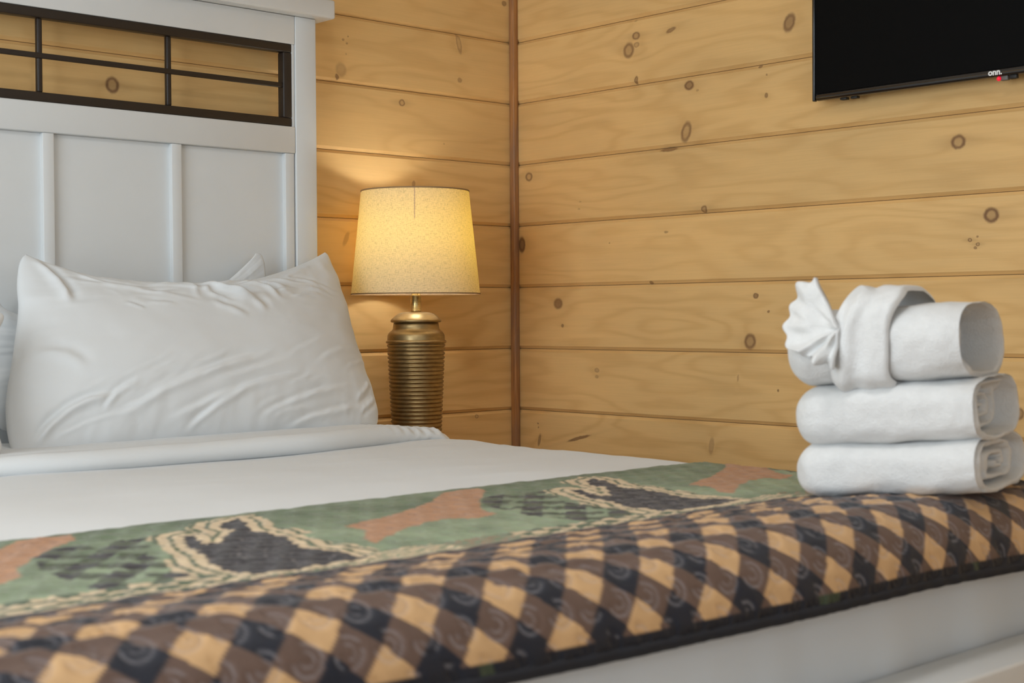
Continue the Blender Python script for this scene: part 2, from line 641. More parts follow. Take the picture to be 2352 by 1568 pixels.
win_frame('window_1', 'y', XL, WIN_L, 'white framed window in the left wall')
win_frame('fill_window_2', 'x', YB, WIN_B, 'white framed window added in the unseen back wall for fill light')

# ------------------------------------------------------------------ bed frame with headboard
XR = -0.804                                  # right edge of the headboard
XC = -1.727                                  # middle of the bed
XLH = 2 * XC - XR
HY = -0.09                                   # front of the headboard
bed = empty('bed_frame', (XC, HY, 0))
tag(bed, 'white painted wooden bed frame with dark metal grille in its headboard', 'bed')


def bbox(nm, a, b, mat=WHITE, parent=bed, bev=0.002, label=None):
    off = Vector((XC, HY, 0)) if parent is not None else Vector((0, 0, 0))
    o = box(nm, [p - q for p, q in zip(a, off)], [p - q for p, q in zip(b, off)], mat, parent, bev, 2, label)
    return o


BK = -0.048                                  # back of the headboard
bbox('post', (XR, HY, 0), (XR - 0.0661, BK, 1.739), bev=0.0025)
bbox('post', (XLH, HY, 0), (XLH + 0.0661, BK, 1.739), bev=0.0025)
bbox('top_cap', (XR + 0.040, HY - 0.035, 1.7395), (XLH - 0.040, BK + 0.012, 1.7898), bev=0.006)
xi0, xi1 = XR - 0.0676, XLH + 0.0676
bbox('top_rail', (xi0, HY + 0.001, 1.6645), (xi1, BK, 1.7385), bev=0.0015)
bbox('middle_rail', (xi0, HY + 0.001, 1.3783), (xi1, BK, 1.4484), bev=0.0025)
bbox('bottom_rail', (xi0, HY + 0.001, 0.30), (xi1, BK, 0.42), bev=0.0025)
PITCHX = 0.3344
bx = [-0.8881 - PITCHX * k for k in range(6)]
for k, x in enumerate(bx):
    wv = 0.0135
    bbox('batten', (x + wv, HY + 0.004, 0.42), (x - wv, BK - 0.012, 1.3778), bev=0.0009)
for k in range(5):
    bbox('panel', (bx[k] - 0.013, HY + 0.019, 0.42), (bx[k + 1] + 0.013, BK, 1.3778), bev=0.0)
# grille
gr = empty('grille')
gr.parent = bed
gr['label'] = 'dark bronze metal window grille'
GX0, GX1, GZ0, GZ1 = xi0 - 0.008, xi1 + 0.008, 1.4484, 1.6645
fy0, fy1 = HY + 0.003, HY + 0.030
bbox('white_reveal', (xi0, HY + 0.004, GZ0), (GX0, BK, GZ1), WHITE, bed, 0.001)
bbox('white_reveal', (xi1, HY + 0.004, GZ0), (GX1, BK, GZ1), WHITE, bed, 0.001)
ft = 0.0225
bbox('grille_frame_rail', (GX0, fy0, GZ1 - ft), (GX1, fy1, GZ1), BRONZE, gr, 0.003)
bbox('grille_frame_rail', (GX0, fy0, GZ0), (GX1, fy1, GZ0 + ft), BRONZE, gr, 0.003)
bbox('grille_frame_stile', (GX0, fy0, GZ0 + ft), (GX0 - 0.0265, fy1, GZ1 - ft), BRONZE, gr, 0.003)
bbox('grille_frame_stile', (GX1, fy0, GZ0 + ft), (GX1 + 0.0265, fy1, GZ1 - ft), BRONZE, gr, 0.003)
bbox('grille_bar', (GX0 - 0.026, fy0 + 0.003, 1.5488), (GX1 + 0.026, fy0 + 0.010, 1.5617), BRONZE, gr, 0.002, None)
for k in range(1, 5):
    x = -1.2379 - PITCHX * (k - 1)
    bbox('grille_bar', (x - 0.0065, fy0 + 0.006, GZ0 + ft), (x + 0.0065, fy0 + 0.020, GZ1 - ft), BRONZE, gr, 0.003)
# rails and legs
RZ = 0.457
FY = -2.165                                   # foot end of the mattress
MX1, MX0 = -0.800, 2 * XC + 0.800            # mattress sides
bbox('foot_rail', (MX1 + 0.07, FY - 0.026, 0.24), (MX0 - 0.07, FY - 0.118, RZ), bev=0.006)
bbox('side_rail', (MX1 + 0.010, FY - 0.007, 0.26), (MX1 + 0.045, HY - 0.002, RZ - 0.03), bev=0.004)
bbox('side_rail', (MX0 - 0.010, FY - 0.007, 0.26), (MX0 - 0.045, HY - 0.002, RZ - 0.03), bev=0.004)
for x in (MX1 + 0.02, MX0 - 0.02):
    bbox('leg', (x - 0.04, FY - 0.10, 0.0), (x + 0.04, FY - 0.02, 0.24), bev=0.004)
for i in range(7):
    yy = -0.22 - i * 0.30
    bbox('slat', (MX1 + 0.008, yy, 0.325), (MX0 - 0.008, yy - 0.09, 0.345), PINE_GEN_X, bed, 0.002)

# ------------------------------------------------------------------ mattress (in a white fitted sheet)
ZT = 0.640
MB = 0.345
bm = bmesh.new()
box_bm(bm, (MX0, FY, MB), (MX1, HY - 0.012, ZT - 0.004))
bmesh.ops.bevel(bm, geom=bm.edges[:], offset=0.045, segments=5, affect='EDGES')
bmesh.ops.recalc_face_normals(bm, faces=bm.faces[:])
me = bpy.data.meshes.new('mattress')
bm.to_mesh(me)
bm.free()
me.polygons.foreach_set('use_smooth', [True] * len(me.polygons))
me.materials.append(SHEET)
ma = bpy.data.objects.new('mattress', me)
C.objects.link(ma)
tag(ma, 'thick mattress under the white sheet in the bed frame', 'mattress')


# ------------------------------------------------------------------ white top sheet with turned-back fold
def edge_profile(a, r):
    """a = arc length past the start of a rounded edge of radius r; returns (outward, drop)"""
    a = np.asarray(a, float)
    q = r * math.pi / 2
    th = np.clip(a, 0, q) / r
    return np.where(a < 0, a, r * np.sin(th)), np.where(a < 0, 0, r * (1 - np.cos(th))) + np.clip(a - q, 0, None)


sheet = empty('top_sheet', (XC, -1.2, ZT))
tag(sheet, 'white sheet covering the bed, folded back below the pillows', 'bed sheet')


def place(V):
    return V - np.array([XC, -1.2, ZT])


RS = 0.042
nx, ny = 260, 300
half = (MX1 - MX0) / 2 + 0.024
au = np.linspace(-(half - RS + 0.30), half - RS + 0.30, nx)        # across
fy = -(FY) + 0.006                                                 # front reach
aw = np.linspace(0.60, fy - RS + 0.26, ny)                         # towards the foot
A, W = np.meshgrid(au, aw, indexing='ij')
ox, dzx = edge_profile(np.abs(A) - (half - RS), RS)
X = XC + np.sign(A) * (half - RS + ox)
oy, dzy = edge_profile(W - (fy - RS), RS)
Y = -(fy - RS + oy)
Z = ZT + 0.010 - np.minimum(dzx + dzy, 0.215 + 0.02)
onTop = np.exp(-(dzx + dzy) * 60)
und = 0.006 * fbm(X * 2.2, Y * 2.2, 2, 3) + 0.0022 * fbm(X * 3 + Y * 2, Y * 9, 2, 5)
Z = Z + und * onTop
# soft crease lines near the fold
Z += onTop * 0.0035 * np.clip(fbm(X * 4, Y * 16, 2, 8), 0, 1) * sstep(-1.3, -0.8, Y)
# lengthwise gathers on the foot drop
fr = sstep(0.02, 0.10, dzy) * np.exp(-dzx * 60)
Y = Y - fr * (0.008 + 0.009 * fbm(X * 4.5, Z * 1.3, 2, 9) + 0.004 * np.clip(fbm(X * 9 + Z * 2, Z * 1.1, 2, 13), 0, 1))
sd = sstep(0.02, 0.10, dzx) * np.exp(-dzy * 60)
X = X + np.sign(A) * sd * 0.008 * fbm(Y * 5, Z * 2, 2, 21)
mesh('sheet_cloth', place(np.stack([X, Y, Z], -1).reshape(-1, 3)), grid_faces(nx, ny), SHEET, sheet, True)

# the fold: a soft flattened roll lying across the bed
nx = 300
ax_ = np.linspace(-(half - 0.06 + 0.20), half - 0.06 + 0.20, nx)
yf = lambda x: -0.668 + 0.05 * sstep(-1.25, -0.85, x) + 0.045 * sstep(-1.7, -2.2, x) + 0.006 * noise2(x * 3.1, x * 0 + 4.2)
prof = []
for k in range(34):
    if k < 14:                                  # round nose
        a_ = -math.pi / 2 + math.pi * k / 13
        prof.append((0.030 * (1 - math.cos(a_)) * 0.9, 0.5 + 0.5 * math.sin(a_)))
    else:
        q = (k - 13) / 20
        prof.append((0.027 * 0 + 0.02 + 0.36 * q ** 1.3, 1.0 - 0.15 * q))
prof = np.array(prof)
A, Pk = np.meshgrid(ax_, np.arange(len(prof)), indexing='ij')
ox, dzx = edge_profile(np.abs(A) - (half - 0.075), 0.075)
X = XC + np.sign(A) * (half - 0.075 + ox + 0.004)
thick = 0.044 + 0.010 * noise2(X * 2.3, X * 0 + 1.5) - 0.012 * sstep(-1.0, -0.83, X)
pd, ph_ = prof[:, 0][Pk], prof[:, 1][Pk]
Y = yf(X) + pd
Z = ZT + 0.005 + thick * ph_ - dzx
Z += 0.0035 * fbm(X * 5, Y * 14, 2, 31) * (ph_ > 0.4)
gath = sstep(-1.02, -0.90, X)
Z += gath * 0.004 * np.sin(X * 190 + Y * 60) * ph_ * np.exp(-dzx * 15)
mesh('turned_back_fold', place(np.stack([X, Y, Z], -1).reshape(-1, 3)), grid_faces(nx, len(prof)), COTTON, sheet, True)


# ------------------------------------------------------------------ pillows
def pillow(name, BL, BR, TL, TR, T, seed, creases, label, bow=(0.05, 0.06), sag=0.0, amp=0.75, rnd=0.075, bulge=0.0, crumple=0.0, group='white bed pillows'):
    BL, BR, TL, TR = [np.array(v, float) for v in (BL, BR, TL, TR)]
    nu, nv = 200, 130
    e = lambda n: np.sin(np.linspace(-math.pi / 2, math.pi / 2, n)) * 0.55 + np.linspace(-1, 1, n) * 0.45
    s, t = np.meshgrid(e(nu), e(nv), indexing='ij')
    cr_ = 1 - rnd * (np.abs(s) * np.abs(t)) ** 9
    lb = np.where(s < 0, bulge, 0.0)
    s2 = s * (1 - bow[0] * (1 - t ** 2) * np.abs(s) ** 2 + lb * np.exp(-((t + 0.35) / 0.42) ** 2) * np.abs(s) ** 3) * cr_
    s2 = s2 + 0.010 * np.abs(s) ** 5 * np.sign(s) * noise2(t * 3.1 + 5, s * 0 + seed)
    t2 = t * (1 - bow[1] * (1 - s ** 2) * np.abs(t) ** 2) * cr_
    a, b = (s2 + 1) / 2, (t2 + 1) / 2
    base = ((1 - a)[..., None] * (1 - b)[..., None] * BL + a[..., None] * (1 - b)[..., None] * BR + (1 - a)[..., None] * b[..., None] * TL + a[..., None] * b[..., None] * TR)
    exv = (BR - BL + TR - TL) / 2
    ezv = (TL - BL + TR - BR) / 2
    nrm = np.cross(exv, ezv)
    nrm /= np.linalg.norm(nrm)
    ezn = ezv / np.linalg.norm(ezv)
    base = base - ezn * (sag * (1 - np.abs(s) ** 2.4) * np.clip((t + 0.3) / 1.3, 0, 1) ** 2)[..., None]
    # wavy seam
    seam = (np.maximum(np.abs(s), np.abs(t)) ** 6)
    base = base + nrm * (0.010 * seam * fbm(s * 3, t * 3, 2, seed))[..., None]
    prof = (np.clip(1 - np.abs(s) ** 2.8, 0, 1) * np.clip(1 - np.abs(t) ** 2.4, 0, 1)) ** 0.52
    belly = 1.0 - 0.26 * t - 0.14 * t * t
    th = T / 2 * prof * belly
    inner = np.clip(prof * 1.6, 0, 1)
    wr = 0.0035 * fbm(s * 2.2, t * 2.0, 3, seed + 1) * inner
    # fine pull wrinkles that run in from the seams
    tw = np.clip(np.abs(t), 0, 1) ** 3
    sw = np.clip(np.abs(s), 0, 1) ** 3
    wr += 0.0045 * inner ** 0.5 * (tw * fbm(s * 11, t * 2, 2, seed + 4) + sw * fbm(s * 2, t * 9, 2, seed + 5))
    if crumple:
        qx, qy = s * 5.5 + 0.8 * noise2(s * 3, t * 3, seed + 8), t * 2.6 + 0.8 * noise2(s * 3, t * 3, seed + 9)
        rid = 1 - 2.4 * np.abs(noise2(qx + qy * 0.7, qy * 1.2, seed + 10))
        zone = np.exp(-((s - 0.10) / 0.42) ** 2) * np.exp(-((t - 0.66) / 0.26) ** 2)
        wr += crumple * rid * zone
    for (s0, t0, s1, t1, wd, dp, curve) in creases:
        wd = wd * 0.95
        # ridge/valley along a slightly bent segment in (s, t*0.55)
        asp = 0.55
        dx, dy = s1 - s0, (t1 - t0) * asp
        L = math.hypot(dx, dy)
        q = ((s - s0) * dx + (t - t0) * asp * dy) / L ** 2
        d = ((s - s0) * -dy + (t - t0) * asp * dx) / L
        d = d - curve * (q * (1 - q)) * 4 * L
        d = d + 0.010 * noise2(q * 5 + s0 * 9, q * 0 + seed)
        fade = sstep(-0.05, 0.25, q) * sstep(1.05, 0.7, q)
        k = d / wd
        wr += amp * dp * fade * np.exp(-k * k) * (1.0) - amp * dp * 0.7 * fade * np.exp(-(k - 1.5) ** 2)
    front = base + nrm * (th + wr * np.clip(prof * 3, 0, 1))[..., None]
    back = base - nrm * (th * 0.85)[..., None]
    cen = (BL + BR) / 2
    Vv = np.concatenate([(front - cen).reshape(-1, 3), (back - cen).reshape(-1, 3)])
    f1 = grid_faces(nu, nv)
    f2 = grid_faces(nu, nv, off=nu * nv)[:, ::-1]
    o = mesh(name, Vv, np.concatenate([f1, f2]), COTTON, None, True, loc=tuple(cen))
    bmm = bmesh.new()
    bmm.from_mesh(o.data)
    bmesh.ops.remove_doubles(bmm, verts=bmm.verts[:], dist=0.0004)
    bmesh.ops.recalc_face_normals(bmm, faces=bmm.faces[:])
    bmm.to_mesh(o.data)
    bmm.free()
    o.data.polygons.foreach_set('use_smooth', [True] * len(o.data.polygons))
    tag(o, label, 'pillow', group)
    return o


CR = [  # creases on the near pillow: (s0,t0,s1,t1,width,depth,bend)
    (-0.93, 0.98, -0.78, 0.35, 0.030, 0.012, 0.10), (-0.72, 0.92, -0.30, 0.62, 0.020, 0.006, -0.10), (-0.80, 0.75, -0.05, 0.30, 0.020, 0.003, 0.05),
    (-0.10, 0.78, 0.22, 0.30, 0.040, 0.010, 0.12), (0.02, 0.70, 0.34, 0.40, 0.030, 0.010, -0.12), (0.10, 0.55, 0.30, 0.15, 0.030, 0.008, 0.1),
    (0.22, 0.72, 0.42, 0.38, 0.026, 0.008, 0.12), (0.35, 0.80, 0.55, 0.52, 0.024, 0.006, -0.1), (-0.30, 0.80, 0.02, 0.55, 0.028, 0.007, 0.05), (0.05, 0.62, 0.45, 0.62, 0.014, 0.005, 0.05),
    (0.50, 0.72, 0.80, 0.88, 0.030, 0.005, 0.08), (-0.02, 0.35, 0.18, 0.10, 0.024, 0.006, 0.0),
    (-0.92, -0.95, -0.55, -0.62, 0.022, 0.013, 0.16), (-0.62, -0.72, -0.45, -0.50, 0.016, 0.006, 0.1), (-0.55, -0.80, 0.25, -0.35, 0.024, 0.008, 0.05),
    (-0.30, -0.86, 0.40, -0.55, 0.020, 0.006, 0.04), (-0.20, -0.95, 0.15, -0.62, 0.018, 0.006, 0.05), (0.20, -0.88, 0.70, -0.66, 0.018, 0.006, 0.04),
    (0.35, -0.98, 0.80, -0.82, 0.016, 0.005, 0.04), (0.95, -0.55, 0.80, -0.75, 0.016, 0.005, 0.0), (0.97, -0.70, 0.82, -0.86, 0.014, 0.005, 0.0), (-0.97, -0.10, -0.70, -0.35, 0.03, 0.006, 0.1)]
rsx = random.Random(77)
for k in range(26):
    s0, t0 = rsx.uniform(-0.85, 0.75), rsx.uniform(-0.95, -0.35)
    ln_ = rsx.uniform(0.12, 0.45)
    CR.append((s0, t0, s0 + ln_, t0 + ln_ * rsx.uniform(0.25, 0.8), rsx.uniform(0.008, 0.016), rsx.uniform(0.0012, 0.0034), rsx.uniform(-0.05, 0.08)))
for k in range(14):
    s0, t0 = rsx.uniform(-0.6, 0.7), rsx.uniform(0.35, 0.85)
    ln_ = rsx.uniform(0.10, 0.28)
    CR.append((s0, t0, s0 + ln_, t0 - ln_ * rsx.uniform(-0.4, 1.4), rsx.uniform(0.010, 0.018), rsx.uniform(0.002, 0.0045), rsx.uniform(-0.1, 0.1)))
pillow('pillow', (-1.830, -0.455, 0.655), (-0.850, -0.435, 0.660), (-1.690, -0.195, 1.100), (-0.815, -0.165, 1.130), 0.20, 3, CR,
       'large white pillow leaning on the headboard, nearest the lamp', (0.035, 0.03), 0.100, amp=0.85, rnd=0.060, bulge=0.035, crumple=0.016)
pillow('pillow', (-1.72, -0.150, 0.68), (-0.99, -0.150, 0.68), (-1.73, -0.128, 0.99), (-0.990, -0.128, 1.140), 0.075, 8, CR[12:16],
       'white pillow mostly hidden behind the large pillow, only its top corner showing', (0.03, 0.12), 0.10, rnd=0.10)
pillow('pillow', (-2.78, -0.585, 0.675), (-1.870, -0.575, 0.672), (-2.76, -0.40, 0.985), (-1.780, -0.40, 0.972), 0.17, 5, CR[10:],
       'white pillow cut by the left edge of the photo, only its right end showing', (0.13, 0.05), 0.02)

# ------------------------------------------------------------------ patterned quilt
T0 = -1.412                      # its upper edge lies at this y
QF = -2.225                     # front of the drop
RQ = 0.085
QT = 0.655
du = 0.0032
halfq = half + 0.012
au = np.arange(-(halfq - RQ + 0.22), halfq - RQ + 0.22, du)
LQ = (-QF) - RQ - (-T0)          # flat length
WL = LQ + RQ * math.pi / 2 + 0.018
aw = np.arange(0, WL, du)
A, W = np.meshgrid(au, aw, indexing='ij')
W = W * (1 - (0.006 + 0.016 * np.clip((-1.0 - (XC + A)) / 1.05, 0, 1.3)) / WL * sstep(0.55, WL, W))
ox, dzx = edge_profile(np.abs(A) - (halfq - RQ), RQ)
X = XC + np.sign(A) * (halfq - RQ + ox)
oy, dzy = edge_profile(W - LQ, RQ)
Y = T0 - (W - W + np.where(W < LQ, W, LQ + oy))
U = XC + A                       # cloth coordinate across the bed
hid = np.exp(-dzx * 40)
ridge = 0.014 * sstep(0.44, 0.72, W) * hid
bolster = 0.008 * np.exp(-((W - 0.68) / 0.08) ** 2) * (1 + 1.2 * noise2(U * 2.4, U * 0 + 2.2))
slump = 0.010 * noise2(U * 1.7, W * 2.0, 6)
Z = QT + ridge + bolster * hid + slump * hid * sstep(0, 0.1, W) - dzx - dzy - 0.004 * np.exp(-(W / 0.02) ** 2)
wav = 0.010 * noise2(U * 2.1, W * 0 + 0.3, 9)
Y = Y - wav * sstep(LQ - 0.05, LQ + 0.1, W)
# puckers of the gathered border: ridges that run along the bed width on the top, and quilting dimples
pk = 0.0026 * np.sin(W * 190 + 3.0 * noise2(U * 5, W * 6, 2)) * sstep(0.49, 0.55, W) * sstep(LQ + 0.06, LQ - 0.01, W)
Z = Z + pk * (0.6 + 0.8 * noise2(U * 6, W * 10, 4))


# quilting arcs -------------------------------------------------------
def arcs(u, v, p=0.046):
    r = np.floor(v / p)
    uu = (u + (r % 2) * p * 0.5)
    cu = (np.floor(uu / p) + 0.5) * p
    cv = (r + 0.5) * p
    d = np.hypot(uu - cu, v - cv)
    ang = np.arctan2(v - cv, uu - cu)
    on = (np.sin(ang + 1.0) > -0.75)
    l = np.minimum(np.abs(d - 0.016), np.abs(d - 0.0075) + 0.0004)
    return l, on


st, on = arcs(U + W * 0.25, W)
dent = np.exp(-(st / 0.0032) ** 2) * on
puff = 0.0022 * (1 - dent)
nrmY = np.clip(dzy / RQ, 0, 1)
Z = Z + puff * (1 - nrmY)
Y = Y - puff * nrmY
lump = 0.0022 * fbm(U * 22, W * 22, 2, 15)
Z = Z + lump * (1 - nrmY)
Y = Y - lump * nrmY


# printed pattern ------------------------------------------------------
def in_poly(px, py, poly):
    ins = np.zeros(px.shape, bool)
    n = len(poly)
    j = n - 1
    for i in range(n):
        xi, yi = poly[i]
        xj, yj = poly[j]
        c = ((yi > py) != (yj > py)) & (px < (xj - xi) * (py - yi) / (yj - yi + 1e-12) + xi)
        ins ^= c
        j = i
    return ins


def d_poly(px, py, poly):
    d = np.full(px.shape, 9.0)
    for i in range(len(poly)):
        ax0, ay0 = poly[i - 1]
        bx0, by0 = poly[i]
        dx, dy = bx0 - ax0, by0 - ay0
        q = np.clip(((px - ax0) * dx + (py - ay0) * dy) / (dx * dx + dy * dy + 1e-12), 0, 1)
        d = np.minimum(d, np.hypot(px - ax0 - q * dx, py - ay0 - q * dy))
    return d


def px_poly(pts, z=0.657):
    return [(p[0], T0 - p[1]) for p in (hit(x, y, 2, z) for x, y in pts)]


PER = 0.73
deer = px_poly([(1582, 1112), (1640, 1090), (1668, 1072), (1662, 1056), (1705, 1049), (1738, 1054), (1752, 1068), (1780, 1081), (1822, 1088), (1800, 1096), (1765, 1094), (1725, 1100), (1698, 1113), (1684, 1133), (1655, 1129), (1630, 1115)])
bear = px_poly([(1344, 1106), (1362, 1101), (1392, 1107), (1420, 1117), (1460, 1121), (1520, 1130), (1570, 1141), (1640, 1145), (1705, 1151), (1650, 1161), (1600, 1169), (1560, 1175), (1500, 1171), (1440, 1161), (1400, 1149), (1350, 1139), (1308, 1125), (1332, 1125), (1380, 1137), (1402, 1134), (1388, 1118), (1352, 1113)])
plaid = px_poly([(1080, 1146), (1150, 1135), (1262, 1126), (1300, 1150), (1480, 1172), (1440, 1192), (1330, 1196), (1240, 1184), (1150, 1168)])
cx = sum(p[0] for p in bear) / len(bear)
Uw = (U - cx + PER * 0.62) % PER + cx - PER * 0.62
Uw2 = np.where(Uw > cx + 0.20, Uw - PER, Uw)


def wrapd(poly, fn):
    r = None
    for k in (-1, 0, 1):
        v = fn(Uw + k * PER, W, poly)
        r = v if r is None else ((r | v) if v.dtype == bool else np.minimum(r, v))
    return r


rag = 0.009 * fbm(U * 60, W * 60, 2, 41)
sb = wrapd(bear, d_poly)
ib = wrapd(bear, in_poly)
sdb = np.where(ib, -sb, sb) + rag
sdd = np.where(wrapd(deer, in_poly), -1, 1) * wrapd(deer, d_poly) + rag * 0.15
ipl = wrapd(plaid, in_poly)
col = np.zeros(A.shape + (3,))


def c3(r, g, b):
    return np.array(lin(r, g, b)[:3])


GREEN, GREEN2, GREEND = c3(118, 132, 104), c3(144, 158, 126), c3(88, 102, 76)
TAN, TANL, BROWN, NAVY, ORNG, DARK = c3(196, 156, 110), c3(214, 190, 154), c3(96, 74, 63), c3(22, 25, 37), c3(176, 130, 96), c3(42, 38, 42)
gv = np.clip(0.5 + 1.1 * fbm(U * 9, W * 9, 3, 51), 0, 1)[..., None]
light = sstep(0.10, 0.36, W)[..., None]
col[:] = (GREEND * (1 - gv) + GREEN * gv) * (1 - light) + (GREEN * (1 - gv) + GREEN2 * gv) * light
# plaid patch
pa, pb = np.floor((U + W) / 0.046).astype(int), np.floor((U - W) / 0.046).astype(int)
m1 = ipl & (pa % 2 == 0) & (pb % 2 == 0)
m2 = ipl & ((pa + pb) % 2 == 1) & (noise2(U * 30, W * 30, 3) > -0.25)
col[m2] = c3(74, 82, 60)
col[m1] = DARK
# bear with pale brush outline
str_ = np.sin((sdb - rag * 0.9) * 300 + 2.5 * noise2(U * 5, W * 5, 8))
m = (sdb > 0.0) & (sdb < 0.040 + 0.03 * noise2(U * 12, W * 12, 5))
col[m & (str_ > -0.55)] = TANL * 0.92
col[m & (str_ <= -0.55)] = GREEND * 0.9
col[m & (sdb < 0.012)] = TANL * 0.95
col[sdb < 0] = DARK
col[(sdb < 0) & (fbm(U * 190, W * 190, 1, 61) > 0.42)] = c3(120, 112, 108)
# deer
col[sdd < 0] = ORNG
col[(sdd < 0) & (fbm(U * 40, W * 40, 2, 66) > 0.35)] = ORNG * 0.9
# small pieced strip before the border
B0 = 0.435 + 0.012 * np.sin(U * 3.0)
B1 = 0.508
ms = (W > B0) & (W < B1) & (sdb > 0.02)
seg = ((U - cx) / PER) % 1.0
k1, k2 = np.floor((U + W * 0.4) / 0.028).astype(int), np.floor((W - B0) / 0.019).astype(int)
tri = ((k1 + k2) % 2 == 0)
pat = ms & ((seg > 0.40) & (seg < 0.86))
col[pat & tri] = TANL * 0.9
col[pat & ~tri] = GREEND * 0.85
pat2 = ms & ~((seg > 0.40) & (seg < 0.86))
ss = np.sin(W * 360 + U * 60)
col[pat2] = GREEN * 0.95
col[pat2 & (ss > 0.35)] = c3(150, 118, 92)
pat3 = ms & (seg < 0.25)
col[pat3 & (ss > -0.4)] = TANL * 0.88
# border
col[(W > B1) & (W < B1 + 0.010)] = c3(50, 42, 48)
mb = W >= B1 + 0.010
SQ = 0.0421
r2 = math.sqrt(0.5)
wob_u = 0.004 * noise2(U * 6, W * 6, 71)
ia, ib_ = np.floor(((U + W) * r2 + wob_u) / SQ).astype(int), np.floor(((U - W) * r2 + wob_u) / SQ).astype(int)
tanm = mb & (ia % 2 == 0) & (ib_ % 2 == 0)
navm = mb & (ia % 2 == 1) & (ib_ % 2 == 1)
col[mb] = BROWN
col[tanm] = TAN
col[navm] = NAVY
shade = (1 + 0.10 * fbm(U * 30, W * 30, 2, 77))[..., None]
col *= shade
# light stitching thread
thr = (np.exp(-(st / 0.0016) ** 2) * on * 0.30 * (noise2(U * 40, W * 40, 90) > -0.25))[..., None]
col = col * (1 - thr) + c3(178, 172, 176) * thr
# binding
WE = W[:, -1:]
be = W > WE - 0.015
col[be] = NAVY * 0.8
col[be & (noise2(U * 14, W * 4, 93) > 0.22)] = c3(56, 66, 48)
nu, nv = A.shape
QO = np.array([XC, FY, QT])
Vt = np.stack([X, Y, Z], -1).reshape(-1, 3) - QO
t = NT('quilt_print')
atn = t.n('ShaderNodeVertexColor', layer_name='print')
t.set(t.b.inputs['Base Color'], atn.outputs[0])
t.b.inputs['Roughness'].default_value = 0.62
t.b.inputs['Specular IOR Level'].default_value = 0.28
t.b.inputs['Sheen Weight'].default_value = 0.12
t.bump(t.noise(t.obj(), 260, 3), 0.25, 0.002)
QM = t.m
q_root = empty('patchwork_quilt', tuple(QO))
tag(q_root, 'camouflage green quilt with brown, tan and navy checked border across the bed foot', 'quilt')
q = mesh('quilt_top', Vt, grid_faces(nu, nv), QM, q_root, True)
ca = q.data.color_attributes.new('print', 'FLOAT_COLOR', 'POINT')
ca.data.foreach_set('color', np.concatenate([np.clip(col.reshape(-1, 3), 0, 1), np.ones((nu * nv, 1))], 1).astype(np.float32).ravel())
# rolled binding along the front edge and wadding thickness below
sel = slice(0, nu, 3)
edge = np.stack([X[sel, -1], Y[sel, -1], Z[sel, -1]], -1) - QO
ring = []
for k in range(8):
    a_ = 2 * math.pi * k / 8
    ring.append(edge + np.array([0, 0.007 * math.cos(a_) + 0.003, 0.008 * math.sin(a_) - 0.004]))
R8 = np.stack(ring + [ring[0]], 1)
mesh('binding', R8.reshape(-1, 3), grid_faces(R8.shape[0], 9), plain('binding_navy', lin(24, 26, 34), 0.8), q_root, True)

# ------------------------------------------------------------------ folded towels
TA = math.radians(20)
tex = Vector((math.sin(TA), -math.cos(TA), 0))
tey = Vector((math.cos(TA), math.sin(TA), 0))
TILT = math.radians(3.6)
tex3 = (tex * math.cos(TILT) + Vector((0, 0, math.sin(TILT)))).normalized()
tez = tex3.cross(tey).normalized()
TM = Matrix((tex3, tey, tez)).transposed().to_4x4()
T_ORG = Vector((-1.235, -1.962, 0.660))


def super_loop(n, p, q, asp):
    """closed superellipse sampled evenly along its outline: unit y, unit z, angle"""
    tt = np.linspace(0, 2 * math.pi, 20001)
    y = np.sign(np.cos(tt)) * np.abs(np.cos(tt)) ** (2 / p)
    z = np.sign(np.sin(tt)) * np.abs(np.sin(tt)) ** (2 / q)
    ds = np.hypot(np.diff(y) * asp, np.diff(z))
    cum = np.concatenate([[0], np.cumsum(ds)])
    at = np.linspace(0, cum[-1], n, endpoint=False)
    return np.interp(at, cum, y), np.interp(at, cum, z), np.interp(at, cum, tt)


